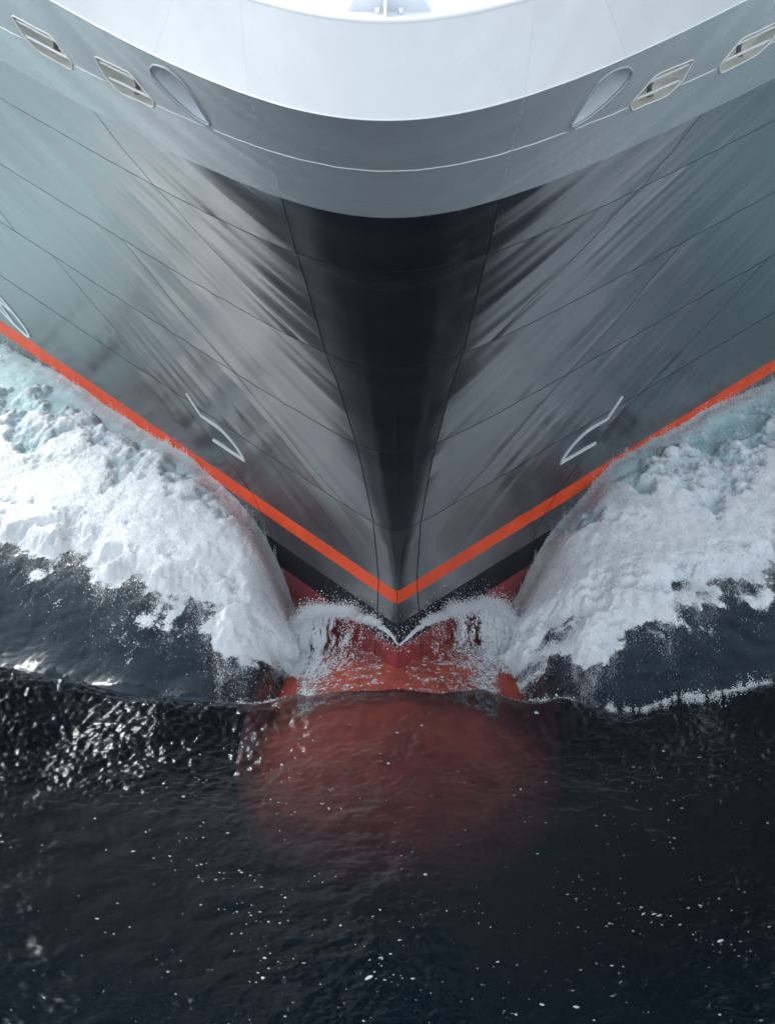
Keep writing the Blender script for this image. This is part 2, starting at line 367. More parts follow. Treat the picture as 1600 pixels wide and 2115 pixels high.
# ------------------------------------------------------------------ visor (light grey band) with openings
VIS = empty('visor'); VIS.parent = SHIP
def rounded(poly, rad, n=5):
    """round the corners of a polygon given in (x, z)"""
    out = []; m = len(poly)
    for i in range(m):
        p0, p1, p2 = np.array(poly[i - 1]), np.array(poly[i]), np.array(poly[(i + 1) % m])
        a = p0 - p1; b = p2 - p1; r = min(rad, 0.45 * np.linalg.norm(a), 0.45 * np.linalg.norm(b))
        a = p1 + a / np.linalg.norm(a) * r; b = p1 + b / np.linalg.norm(b) * r
        for t in np.linspace(0, 1, n): out.append((1 - t) ** 2 * a + 2 * t * (1 - t) * p1 + t * t * b)
    return out
def dense(poly, step=0.08):
    out = []
    for p, q in zip(poly, poly[1:] + poly[:1]):
        k = max(1, int(np.linalg.norm(np.array(q) - p) / step))
        for t in range(k): out.append(np.array(p) + (np.array(q) - p) * t / k)
    return out
WIN1 = dense(rounded([(9.14, 15.50), (8.02, 15.52), (7.50, 14.98), (7.56, 14.68), (8.45, 14.74), (8.84, 15.04)], 0.12))
WIN2 = dense(rounded([(6.90, 15.60), (5.97, 15.64), (5.41, 15.04), (5.43, 14.79), (6.27, 14.77), (6.64, 15.08)], 0.12))
WIN3 = dense(rounded([(11.5, 15.45), (10.3, 15.47), (9.75, 14.95), (9.8, 14.65), (10.75, 14.70), (11.2, 15.0)], 0.12))
FAIR = dense(rounded([(5.42, 16.13), (5.29, 16.35), (4.96, 16.42), (4.68, 16.27), (4.37, 15.82), (4.12, 15.32), (4.02, 15.12), (4.10, 15.05), (4.43, 15.14), (4.88, 15.43), (5.21, 15.71), (5.37, 15.92)], 0.1, 4))
HOLES = [WIN1, WIN2, WIN3, FAIR]

def inside(poly, x, z):
    c = False; n = len(poly)
    for i in range(n):
        x1, z1 = poly[i]; x2, z2 = poly[i - 1]
        if (z1 > z) != (z2 > z) and x < (x2 - x1) * (z - z1) / (z2 - z1) + x1: c = not c
    return c
def holed_plate(name, side, xl, xr, z0, z1, holes, mat, parent, step=0.14):
    zr = np.linspace(z0, z1, int((z1 - z0) / step) + 1)
    bl = [(float(xl(z)), float(z)) for z in zr]; br = [(float(xr(z)), float(z)) for z in zr]
    xb = np.linspace(bl[0][0], br[0][0], int((br[0][0] - bl[0][0]) / step)); xt = np.linspace(bl[-1][0], br[-1][0], int((br[-1][0] - bl[-1][0]) / step))
    border = [(x, z0) for x in xb[:-1]] + br[:-1] + [(x, z1) for x in xt[::-1][:-1]] + bl[::-1][:-1]
    pts = [Vector(p) for p in border]; edges = [(i, (i + 1) % len(border)) for i in range(len(border))]
    for h in holes:
        s0 = len(pts); pts += [Vector(p) for p in h]; edges += [(s0 + i, s0 + (i + 1) % len(h)) for i in range(len(h))]
    for z in zr[1:-1]:
        a, b = float(xl(z)), float(xr(z))
        for x in np.arange(a + step, b - step * 0.6, step):
            if not any(inside(h, x, z) for h in holes) and all(min((x - p[0]) ** 2 + (z - p[1]) ** 2 for p in h) > 0.003 for h in holes): pts.append(Vector((x, z)))
    v, e, f, *_ = delaunay_2d_cdt(pts, edges, [], 1, 1e-5)
    F = []
    for t in f:
        cx = sum(v[i].x for i in t) / len(t); cz = sum(v[i].y for i in t) / len(t)
        if any(inside(h, cx, cz) for h in holes): continue
        F.append(tuple(t) if side > 0 else tuple(t)[::-1])
    P = S(side * np.array([p.x for p in v]), np.array([p.y for p in v]))
    o = obj(name, P, F, mat, parent)
    return o
nose('visor_plate', SEAM1, 13.35, 16.65, M_VISOR, VIS, g=0.003, g0=0, g1=0)
SPLIT = pl([(13.35, 9.0), (16.65, 10.2)])
FARV = pl([(13.35, XMAX), (16.65, XMAX)])
S1V = lambda z: SEAM1(z) + 0.003
def off(f, d): return lambda z: f(z) + d
for sd in (-1, 1):
    holed_plate('visor_plate', sd, S1V, FARV, 13.35, 16.65, HOLES, M_VISOR, VIS)

def ring(name, poly, side, r, mat, parent, out=0.0):
    P = S(side * np.array([p[0] for p in poly]), np.array([p[1] for p in poly]), out)
    pts = [Vector(p) for p in P]; m = len(pts); seg = 6; V = []; F = []
    for i in range(m):
        d = (pts[(i + 1) % m] - pts[i - 1]).normalized(); a = d.cross(Vector((0.1, -0.9, -0.4))).normalized(); b = d.cross(a)
        for k in range(seg):
            t = 2 * math.pi * k / seg; V.append(pts[i] + (a * math.cos(t) + b * math.sin(t)) * r)
    for i in range(m):
        for k in range(seg):
            j = (i + 1) % m; F.append((i * seg + k, i * seg + (k + 1) % seg, j * seg + (k + 1) % seg, j * seg + k))
    return obj(name, V, F, mat, parent)
def recess(name, poly, side, depth, mat, parent):
    """lining of an opening: walls going straight aft and inboard, and a back wall"""
    x = side * np.array([p[0] for p in poly]); z = np.array([p[1] for p in poly])
    P = S(x, z, -0.004); Q = P + np.array([-side * depth * 0.75, depth * 0.75, 0.0])
    m = len(P); F = [(i, (i + 1) % m, m + (i + 1) % m, m + i) for i in range(m)] + [tuple(range(m, 2 * m))]
    if side > 0: F = [f[::-1] for f in F]
    return obj(name, np.concatenate([P, Q]), F, mat, parent, smooth=False)

def rail_ends(poly, z):
    xs_ = []
    for p, q in zip(poly, poly[1:] + poly[:1]):
        if (p[1] - z) * (q[1] - z) <= 0 and p[1] != q[1]: xs_.append(p[0] + (q[0] - p[0]) * (z - p[1]) / (q[1] - p[1]))
    return min(xs_), max(xs_)
for sd in (-1, 1):
    for poly, hz in ((WIN1, (15.36, 15.03)), (WIN2, (15.44, 15.06)), (WIN3, (15.3, 14.98))):
        r = recess('mooring_opening', poly, sd, 0.36, M_CREAM, VIS)
        ring('rim', poly, sd, 0.024, M_CREAM, r, 0.004)
        for z in hz:
            a, b = rail_ends(poly, z)
            xr_ = sd * np.linspace(a - 0.01, b + 0.01, 9)
            tube('rail', S(xr_, z + 0 * xr_, -0.05), 0.036, M_WHITE, r, 10)
        # mooring gear seen inside
        cx = np.mean([p[0] for p in poly]); c = S(sd * (cx - 0.15), 14.78, -0.17)
        V = []; F = []
        for j, (dz, rr) in enumerate([(0, .10), (.04, .10), (.06, .06), (.26, .06), (.29, .09), (.33, .09), (.34, .0)]):
            for k in range(12):
                t = 2 * math.pi * k / 12; V.append((c[0] + rr * math.cos(t), c[1] + rr * math.sin(t), c[2] + dz))
        for j in range(6):
            for k in range(12): F.append((j * 12 + k, j * 12 + (k + 1) % 12, j * 12 + 12 + (k + 1) % 12, j * 12 + 12 + k))
        obj('bollard', V, F, M_GEAR, r)
    # anchor pocket: dished, lined with light grey
    cx = np.mean([p[0] for p in FAIR]); cz = np.mean([p[1] for p in FAIR])
    m = len(FAIR); V = []; F = []
    prof = [(1.0, 0.0), (0.97, 0.10), (0.90, 0.22), (0.76, 0.33), (0.55, 0.42), (0.3, 0.47), (0.08, 0.49)]
    for sc_, dp in prof:
        x = np.array([cx + (p[0] - cx) * sc_ for p in FAIR]); z = np.array([cz + (p[1] - cz) * sc_ for p in FAIR])
        V.append(S(sd * x, z, -dp * 2.2) + np.array([sd * 0.35 * dp, 0, 0.75 * dp]))
    V = np.concatenate(V)
    for j in range(len(prof) - 1):
        for i in range(m): F.append((j * m + i, j * m + (i + 1) % m, (j + 1) * m + (i + 1) % m, (j + 1) * m + i))
    F.append(tuple(range((len(prof) - 1) * m, len(prof) * m)))
    if sd > 0: F = [f[::-1] for f in F]
    ap = obj('hawse_pocket', V, F, M_POCKET, VIS)
    ring('rim', FAIR, sd, 0.035, M_VISOR, ap, 0.006)
# the pale weld bead along the visor, broken by the openings
def bead(x0, x1, sd, name='weld_bead'):
    n = max(6, int(abs(x1 - x0) / 0.15)); x = np.linspace(x0, x1, n)
    wob = 14.95 + 0.006 * np.sin(x * 7.3) + 0.004 * np.sin(x * 17.1)
    tube(name, S(sd * x, wob, 0.0), 0.017, M_WHITE, VIS, 6)
bead(-3.95, 3.95, 1)
for sd in (-1, 1):
    for a, b in ((4.15, 5.36), (6.58, 7.45), (8.8, 9.7), (11.1, 13.0)): bead(a, b, sd)

# ------------------------------------------------------------------ white bulwark, deck, mast
BUL = empty('bulwark'); BUL.parent = SHIP
WS1 = pl([(16.65, 3.02), (18.55, 3.22)]); WS2 = pl([(16.65, 5.26), (18.55, 4.6)]); WF = pl([(16.65, 16), (18.55, 16)])
nose('bulwark_plate', WS1, 16.65, 18.55, M_WHITE, BUL, g=0.002, g0=0, g1=0, depth=0.2)
for sd in (-1, 1):
    plate('bulwark_plate', sd, WS1, WS2, 16.65, 18.55, M_WHITE, BUL, gl=0.002, gr=0.002, g0=0, g1=0, depth=0.2)
    plate('bulwark_plate', sd, WS2, WF, 16.65, 18.55, M_WHITE, BUL, gl=0.002, gr=0.002, g0=0, g1=0, depth=0.2)
xk = np.concatenate([-np.linspace(16, 3, 50), np.linspace(-2.9, 2.9, 41), np.linspace(3, 16, 50)])
tube('knuckle_bead', S(xk, 16.65 + 0 * xk, 0.0), 0.018, M_WHITE, BUL, 6)
tube('cap_rail', S(xk, 18.55 + 0 * xk, -0.1), 0.11, M_WHITE, BUL, 8)
xd = np.linspace(-15.8, 15.8, 120); yd = Y(xd, 18.0) + 0.12
V = [(x, y, 18.0) for x, y in zip(xd, yd)] + [(x, 42.0, 18.0) for x in xd]
obj('deck', V, [(i, i + 1, 121 + i, 120 + i) for i in range(119)], M_WHITE, SHIP, smooth=False)
MAST = empty('foremast'); MAST.parent = SHIP
def frustum(name, c, b, t, h, mat, parent):
    V = [(c[0] + sx * b[0], c[1] + sy * b[1], c[2]) for sx, sy in ((-1, -1), (1, -1), (1, 1), (-1, 1))] + [(c[0] + sx * t[0], c[1] + sy * t[1], c[2] + h) for sx, sy in ((-1, -1), (1, -1), (1, 1), (-1, 1))]
    return obj(name, V, [(3, 2, 1, 0), (4, 5, 6, 7), (0, 1, 5, 4), (1, 2, 6, 5), (2, 3, 7, 6), (3, 0, 4, 7)], mat, parent, smooth=False)
frustum('foot', (0.02, -2.58, 18.0), (0.93, 0.72), (0.38, 0.36), 0.95, M_MAST, MAST)
tube('post', [(0.02, -2.6, 18.0), (0.02, -2.55, 20), (0.02, -2.5, 26)], 0.2, M_MAST, MAST, 16)
frustum('gusset', (-0.06, -3.48, 18.0), (0.03, 0.42), (0.03, 0.05), 0.7, M_WHITE, MAST)
for x in (-0.24, 0.27):
    tube('lamp', [(x, -3.41, 18.0), (x, -3.41, 18.14)], 0.055, M_WHITE, MAST, 10)

# ------------------------------------------------------------------ welded marks on the hull
def ribbon(name, pts, width, side, mat, parent, thick=0.03):
    """flat raised strip following a polyline (x, z) on the hull"""
    p = np.array(pts, float); n = len(p); Ls, Rs = [], []
    for i in range(n):
        d0 = p[i] - p[i - 1] if i > 0 else p[1] - p[0]; d1 = p[i + 1] - p[i] if i < n - 1 else d0
        d0 = d0 * np.array([1.66, 1]); d1 = d1 * np.array([1.66, 1])
        d0 /= np.linalg.norm(d0); d1 /= np.linalg.norm(d1)
        b = d0 + d1; b /= np.linalg.norm(b); m = np.array([-b[1], b[0]]); k = width / 2 / max(0.5, m @ np.array([-d1[1], d1[0]]))
        m = m * k / np.array([1.66, 1]); Ls.append(p[i] + m); Rs.append(p[i] - m)
    Ls = np.array(Ls); Rs = np.array(Rs)
    def q(a, o): return S(side * a[:, 0], a[:, 1], o)
    V = np.concatenate([q(Ls, thick), q(Rs, thick), q(Ls, -0.01), q(Rs, -0.01)]); F = []
    for i in range(n - 1):
        F += [(i, i + 1, n + i + 1, n + i), (2 * n + i, 2 * n + i + 1, i + 1, i), (n + i, n + i + 1, 3 * n + i + 1, 3 * n + i)]
    F += [(0, n, 3 * n, 2 * n), (n - 1, 2 * n - 1, 4 * n - 1, 3 * n - 1)]
    return obj(name, V, F, mat, parent, smooth=False)
def curve(pts, n=8):
    p = np.array(pts, float); out = []
    for i in range(len(p) - 1):
        a = p[max(i - 1, 0)]; b = p[i]; c = p[i + 1]; d = p[min(i + 2, len(p) - 1)]
        for t in np.linspace(0, 1, n, endpoint=False):
            out.append(0.5 * (2 * b + (c - a) * t + (2 * a - 5 * b + 4 * c - d) * t * t + (3 * b - a - 3 * c + d) * t ** 3))
    return out + [p[-1]]
BM = [(5.60, 3.70), (5.22, 3.17)] + curve([(5.22, 3.17), (4.74, 3.17), (4.36, 2.98), (4.12, 2.74), (4.05, 2.58)])[1:] + [(4.92, 2.55)]
for sd in (-1, 1):
    ribbon('bulb_mark', BM, 0.085, sd, M_MARK, HULL)
TG = lambda t, k=1.0: (11.65 + 1.10 * k * math.cos(t), 2.36 + 0.60 * k * math.cos(t) + 0.25 * k * math.sin(t))
ribbon('thruster_mark', [TG(t) for t in np.linspace(0, 2 * math.pi, 49)], 0.07, -1, M_MARK, HULL)
for a, b, th in ((0.30 * math.pi, 1.30 * math.pi, 0.026), (0.70 * math.pi, 1.70 * math.pi, 0.029)):
    pa, pb = np.array(TG(a, .97)), np.array(TG(b, .97))
    ribbon('thruster_mark', [pa + (pb - pa) * t for t in np.linspace(0, 1, 6)], 0.06, -1, M_MARK, HULL, thick=th)
ribbon('draught_tick', [(6.36, 1.44), (6.22, 1.27)], 0.035, -1, M_MARK, HULL)

# bulb under the forefoot
V = []; F = []; nu, nv = 64, 48
for j in range(nv + 1):
    ph = math.pi * j / nv            # 0 = forward tip
    yy = -5.2 * math.cos(ph) if ph < math.pi / 2 else -9.0 * math.cos(ph)
    r = math.sin(ph)
    for i in range(nu):
        t = 2 * math.pi * i / nu
        V.append((4.1 * r * math.cos(t), 0.5 + yy, -3.9 + 3.3 * r * math.sin(t) * (1.0 if math.sin(t) > 0 else 1.1)))
for j in range(nv):
    for i in range(nu): F.append((j * nu + i, j * nu + (i + 1) % nu, (j + 1) * nu + (i + 1) % nu, (j + 1) * nu + i))
obj('bulbous_bow', V, F, M_BULB, SHIP)

# ------------------------------------------------------------------ sea surface
CONT_L = [[-2.72, 3.48, -1.14], [-2.98, 3.81, -.41], [-3.3, 4.24, .2], [-3.56, 4.59, .57], [-4.16, 5.4, .99], [-5.12, 6.68, 1.23], [-5.74, 7.51, 1.4], [-6.39, 8.37, 1.31], [-6.97, 9.15, 1.2], [-8.29, 10.92, 1.2], [-9.04, 11.92, 1.2], [-9.81, 12.95, 1.15], [-10.36, 13.68, 1.02], [-11.08, 14.64, .9], [-11.56, 15.28, .85]]
CONT_R = [[2.81, 3.59, -.92], [3.17, 4.08, -.38], [3.45, 4.45, .09], [3.86, 5.0, .55], [4.42, 5.75, .85], [4.9, 6.39, 1.2], [5.34, 6.98, 1.45], [5.86, 7.67, 1.45], [6.52, 8.55, 1.42], [7.19, 9.44, 1.33], [7.86, 10.34, 1.34], [8.55, 11.26, 1.25], [9.39, 12.38, 1.05], [9.97, 13.38, .9]]
OUT_L = [[-2.81, .75, -1.6], [-3.43, .61, -1.2], [-3.9, .75, -.8], [-4.91, 1.29, -.35], [-6.43, 2.18, -.1], [-7.91, 3.58, -.05], [-9.12, 4.46, -.12], [-10.47, 5.25, -.25]]
OUT_R = [[3.09, 1.01, -1.6], [3.64, 1.05, -1.15], [4.68, 1.05, -.7], [5.49, 1.2, -.4], [6.25, 1.52, -.18], [7.22, 2.0, -.08], [8.09, 2.9, -.08], [9.51, 3.76, -.2]]
CRESTL = [[-9.87, -.15, -.55], [-7.99, -.87, -.55], [-7.06, -1.26, -.55], [-5.69, -1.65, -.55], [-4.34, -1.85, -.5], [-2.57, -1.7, -.42], [-1.39, -1.57, -.36], [.03, -1.47, -.33], [2.16, -1.43, -.36], [4.17, -1.55, -.47], [6.9, -1.32, -.55], [8.09, -.99, -.55], [9.3, -.62, -.55]]
FORE = [[.06, -2.59, -.45], [.11, -4.11, -.62], [-2.51, -2.84, -.6], [2.76, -2.74, -.6], [-4.27, -2.85, -.75], [-7.85, -2.38, -.8], [4.52, -2.68, -.75], [8.05, -2.08, -.8], [-9.24, -5.8, -.9], [-4.58, -6.78, -.9], [.21, -7.76, -.88], [4.48, -6.6, -.9], [9.06, -5.44, -.9], [-8.19, -14.98, -.9], [.2, -14.8, -.9], [8.58, -14.63, -.9], [-4.29, -10.81, -.92], [4.44, -10.64, -.92], [-12, -15, -.9], [12, -15, -.9], [-13, -6, -.9], [13, -6, -.9]]
TROUGH = [[0, -.55, -1.15], [-1.4, -.5, -1.35], [1.4, -.45, -1.35], [-2.6, -.5, -1.75], [2.7, -.4, -1.75], [-4.3, -.7, -1.5], [4.3, -.6, -1.5], [-6.2, -.3, -1.55], [6.4, -.2, -1.55], [-8.2, .4, -1.65], [8.4, .2, -1.65], [-10.5, 1.0, -1.8], [10.5, .7, -1.8], [0, 1.0, -1.3], [-1.6, 1.4, -1.6], [1.6, 1.4, -1.6], [-2.5, 1.7, -1.6], [2.5, 1.7, -1.6]]
AFT = [[-13, 6.2, -.7], [13, 5.2, -.6], [-13, 12, .4], [13, 11, .5], [-13.5, 17, .5], [13, 16, .6], [-12.8, 2.0, -1.7], [12.8, 1.6, -1.7], [-12.8, -.6, -.9], [12.8, -.8, -.9], [0, 9, 1.0], [0, 16, .4]]
MID = []
for C_, O_, sgn in ((CONT_L, OUT_L, -1), (CONT_R, OUT_R, 1)):
    for o in O_[2:]:
        # outer edge point to the hull along the wash direction
        x, y = o[0] * 0.92, o[1]; yh = float(Y(x, 1.0)); zc = np.interp(abs(x), [abs(c[0]) for c in C_], [c[2] for c in C_])
        for t, b in ((0.3, 0.25), (0.6, 0.3)): MID.append([x, y + (yh - y) * t, o[2] + (zc - o[2]) * t + b])
CTRL = np.array(CONT_L + CONT_R + OUT_L + OUT_R + CRESTL + FORE + TROUGH + AFT + MID)
def tps_fit(C):
    n = len(C); d = np.hypot(C[:, None, 0] - C[None, :, 0], C[:, None, 1] - C[None, :, 1])
    K = np.where(d > 0, d * d * np.log(d + 1e-12), 0) + np.eye(n) * 0.02
    P = np.c_[np.ones(n), C[:, :2]]; A = np.block([[K, P], [P.T, np.zeros((3, 3))]])
    return np.linalg.solve(A, np.r_[C[:, 2], 0, 0, 0])
TPS = tps_fit(CTRL)
def swell(x, y):
    """large shape of the water round the bow"""
    x = np.asarray(x, float); y = np.asarray(y, float); sh = x.shape; x = x.ravel(); y = y.ravel(); out = np.full(x.size, -0.9)
    w = sstep(19, 13.5, np.abs(x)) * sstep(26, 18, y) * sstep(-24, -16, y)
    idx = np.nonzero(w > 0)[0]
    for k in range(0, len(idx), 40000):
        i = idx[k:k + 40000]
        d2 = (x[i, None] - CTRL[None, :, 0]) ** 2 + (y[i, None] - CTRL[None, :, 1]) ** 2
        v = (0.5 * d2 * np.log(d2 + 1e-12)) @ TPS[:-3] + TPS[-3] + TPS[-2] * x[i] + TPS[-1] * y[i]
        out[i] = -0.9 + w[i] * (v + 0.9)
    return out.reshape(sh)
def edge_y(x):
    """outer edge of the white water, as y over x"""
    l = [(-60, 26), (-40, 18), (-20, 9.6)] + [(p[0], p[1]) for p in OUT_L[::-1]]; r = [(p[0], p[1]) for p in OUT_R] + [(20, 8.6), (40, 17), (60, 25)]
    e = l + [(-2.4, 1.0), (2.6, 1.2)] + r
    return np.interp(x, [p[0] for p in e], [p[1] for p in e])
CHOP = tile(3, 1024, 1.75, 7, 320, 0.8, 0.62)        # wind chop, crests lying across the view
CHOP2 = tile(4, 512, 1.5, 12, 200, 0.8, 0.8)
FINE = tile(5, 512, 1.2, 3, 220); SOFT = tile(6, 512, 1.9, 3, 90)
def chop_amp(x, y):
    e = edge_y(x)
    crest = np.interp(x, [c[0] for c in CRESTL], [c[1] for c in CRESTL])
    slope = sstep(-0.4, 0.5, y - crest) * sstep(6.5, 4.0, y - e)       # smooth drawn-out face behind the crest
    bulb = np.exp(-((x / 3.2) ** 2 + ((y + 3.2) / 3.0) ** 2))
    calm = 1 - 0.85 * sstep(0.4, 1.8, y - e)                            # the froth damps the chop
    return calm * (1 - 0.72 * slope) * (1 - 0.6 * bulb) * (0.30 + 0.70 * sstep(-7.0, -3.0, y)) * (1 - 0.45 * sstep(-3, -7, x) * sstep(-5, -8, y)) * (1 + 0.35 * sstep(0, -3.5, x) * sstep(-7, -4, y) * sstep(-.5, -1.8, y))
def sky_sheen(x, y):  # where the painted sky reflection lies, behind the crest
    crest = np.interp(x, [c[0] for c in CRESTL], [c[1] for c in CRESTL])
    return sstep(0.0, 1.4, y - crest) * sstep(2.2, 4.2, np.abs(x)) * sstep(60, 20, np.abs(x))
def waves(x, y):
    am = chop_amp(x, y)
    far = 1.0
    return am * (0.021 * samp(CHOP, x / 23.0, y / 23.0) + 0.0125 * samp(CHOP2, x / 5.6 + 0.3, y / 5.6)) + 0.011 * samp(CHOP2, x / 61.0, y / 61.0)
def axis(a, b, step, far, grow=1.22):
    c = list(np.arange(a, b + 1e-6, step)); s = step
    lo, hi = [], []
    p = a; 
    while p > -far: s *= grow; p -= s; lo.append(p)
    s = step; p = b
    while p < far: s *= grow; p += s; hi.append(p)
    return np.array(lo[::-1] + c + hi)
gx = axis(-13, 13, 0.05, 1600); gy = axis(-17.5, 14.5, 0.05, 1600)
GX, GY = np.meshgrid(gx, gy)
GZ = swell(GX, GY)
near = sstep(40, 22, np.hypot(GX, GY))
GZ = GZ + waves(GX, GY) * near
# little horizontal sharpening of the crests
P = np.stack([GX, GY, GZ], -1).reshape(-1, 3)
ny_, nx_ = GX.shape; idx = np.arange(nx_ * ny_).reshape(ny_, nx_)
quads = np.stack([idx[:-1, :-1], idx[:-1, 1:], idx[1:, 1:], idx[1:, :-1]], -1).reshape(-1, 4)
# closed body of water: skirt and bottom on the same grid columns
loop = np.concatenate([idx[0, :], idx[1:, -1], idx[-1, -2::-1], idx[-2:0:-1, 0]])
LP = P[loop].copy(); LP[:, 2] = -45.0
n0 = len(P); k = len(loop); a = loop; a2 = n0 + np.arange(k); b = np.roll(loop, -1); b2 = np.roll(a2, -1)
skirt = np.stack([a, a2, b2, b], -1)
corner = n0 + np.array([0, nx_ - 1, nx_ - 1 + ny_ - 1, 2 * (nx_ - 1) + ny_ - 1])
SEA = fast_grid('sea', np.concatenate([P, LP]), np.concatenate([quads, skirt, corner[None, ::-1]]), M_SEA,
    {'rip': np.r_[np.clip(0.12 + 0.88 * chop_amp(GX, GY), 0, 1).ravel(), np.zeros(len(LP))], 'sky_sheen': np.r_[sky_sheen(GX, GY).ravel(), np.zeros(len(LP))]})
tag(SEA, kind='structure')

# ------------------------------------------------------------------ bow wave foam
BIL = [tile(21 + k, 512, 1.7, 4, 26) for k in range(3)]
def billow(x, y):
    f = 0; am = 1.0; L = 11.0
    for k in range(3):
        f = f + am * (0.25 + np.abs(samp(BIL[k % 3], x / L + 0.17 * k, y / (L * 1.25) + 0.31 * k))); am *= 0.48; L *= 0.47
    return f / 2.0
def foam_fields(x, y):
    """depth inside the white water, density 0..1, height over the sea"""
    e = edge_y(x)
    jag = 0.38 * samp(SOFT, x / 9.0, y / 7.0) + 0.07 * samp(SOFT, x / 2.6 + .4, y / 1.6) + 0.04 * samp(FINE, x / 2.7, y / 2.2)
    d = (y - e) * 0.85 - 0.28 + jag * sstep(-2, 3.5, np.abs(x) - 1.0)
    start = sstep(2.2, 3.3, np.abs(x))
    thick = sstep(5.8, 2.7, d + 0.7 * samp(SOFT, x / 8.0 + .2, y / 8.0) + 0.03 * samp(SOFT, x / 2.2, y / 2.2)) * sstep(46, 14, np.abs(x))
    hugging = 0.55 * sstep(1.5, 0.3, Y(x, 1.0) - y) * sstep(11.5, 8.0, np.abs(x)); thick = np.maximum(thick, hugging)
    dens = np.clip(0.30 + 0.62 * thick, 0, 1)
    return d, dens, thick
foam_objs = []
for sd, lab in ((-1, 'white churning bow wave along the left side of the hull'), (1, 'white churning bow wave along the right side of the hull')):
    ax_ = axis(2.2, 12.2, 0.036, 55, 1.18); ax_ = ax_[ax_ > 2.1]; ay_ = axis(0.2, 15.5, 0.036, 60, 1.18); ay_ = ay_[ay_ > 0.1]
    FX, FY = np.meshgrid(sd * ax_, ay_)
    d, dens, thick = foam_fields(FX, FY)
    base = swell(FX, FY) + waves(FX, FY) * sstep(40, 22, np.hypot(FX, FY))
    nearh = sstep(0.05, 1.6, Y(FX, 1.0) - FY)
    lift = 0.38 * nearh * sstep(0.0, 0.9, d) * thick + 0.022
    FZ = base + lift + (0.045 * thick * sstep(0, 0.8, d) + 0.012) * (billow(FX, FY) - 0.72) + 0.0025 * samp(FINE, FX / 2.0, FY / 2.0)
    keep = (d > -1.3) & (np.abs(FX) > 2.2) & (FY < Y(FX, FZ) + 0.25)
    cov = sstep(-0.75, 0.45, d) * sstep(2.2, 2.9, np.abs(FX))
    idx = np.arange(FX.size).reshape(FX.shape)
    kq = keep[:-1, :-1] & keep[:-1, 1:] & keep[1:, 1:] & keep[1:, :-1]
    q = np.stack([idx[:-1, :-1], idx[:-1, 1:], idx[1:, 1:], idx[1:, :-1]], -1)[kq]
    if sd < 0: q = q[:, ::-1]
    used, inv = np.unique(q, return_inverse=True)
    PP = np.stack([FX, FY, FZ], -1).reshape(-1, 3)[used]
    o = fast_grid('bow_wave', PP, inv.reshape(-1, 4), M_FOAM, {'dens': dens.ravel()[used], 'cov': cov.ravel()[used]})
    tag(o, lab, 'bow wave', kind='stuff'); foam_objs.append(o)

# ------------------------------------------------------------------ droplets (point clouds)
def points_tree(mat):
    g = bpy.data.node_groups.new('droplet_points', 'GeometryNodeTree')
    g.interface.new_socket('Geometry', in_out='INPUT', socket_type='NodeSocketGeometry'); g.interface.new_socket('Geometry', in_out='OUTPUT', socket_type='NodeSocketGeometry')
    i = g.nodes.new('NodeGroupInput'); o = g.nodes.new('NodeGroupOutput'); m = g.nodes.new('GeometryNodeMeshToPoints'); s = g.nodes.new('GeometryNodeSetMaterial')
    a = g.nodes.new('GeometryNodeInputNamedAttribute'); a.data_type = 'FLOAT'; a.inputs['Name'].default_value = 'rad'
    s.inputs['Material'].default_value = mat
    g.links.new(i.outputs[0], m.inputs['Mesh']); g.links.new(a.outputs[0], m.inputs['Radius']); g.links.new(m.outputs[0], s.inputs['Geometry']); g.links.new(s.outputs[0], o.inputs[0])
    return g
PTREE = points_tree(M_DROP)
def cloud(name, P, R):
    me = bpy.data.meshes.new(name); me.vertices.add(len(P)); me.vertices.foreach_set('co', P.astype(np.float32).ravel())
    a = me.attributes.new('rad', 'FLOAT', 'POINT'); a.data.foreach_set('value', R.astype(np.float32)); me.materials.append(M_DROP); me.update()
    o = bpy.data.objects.new(name, me); COL.objects.link(o)
    md = o.modifiers.new('points', 'NODES'); md.node_group = PTREE
    return o
def foam_top(x, y):
    d, dens, thick = foam_fields(x, y)
    z = swell(x, y) + 0.38 * sstep(0.05, 1.6, Y(x, 1.0) - y) * sstep(0.0, 0.9, d) * thick + (0.045 * thick * sstep(0, 0.8, d) + 0.012) * (billow(x, y) - 0.72)
    return d, dens, thick, z
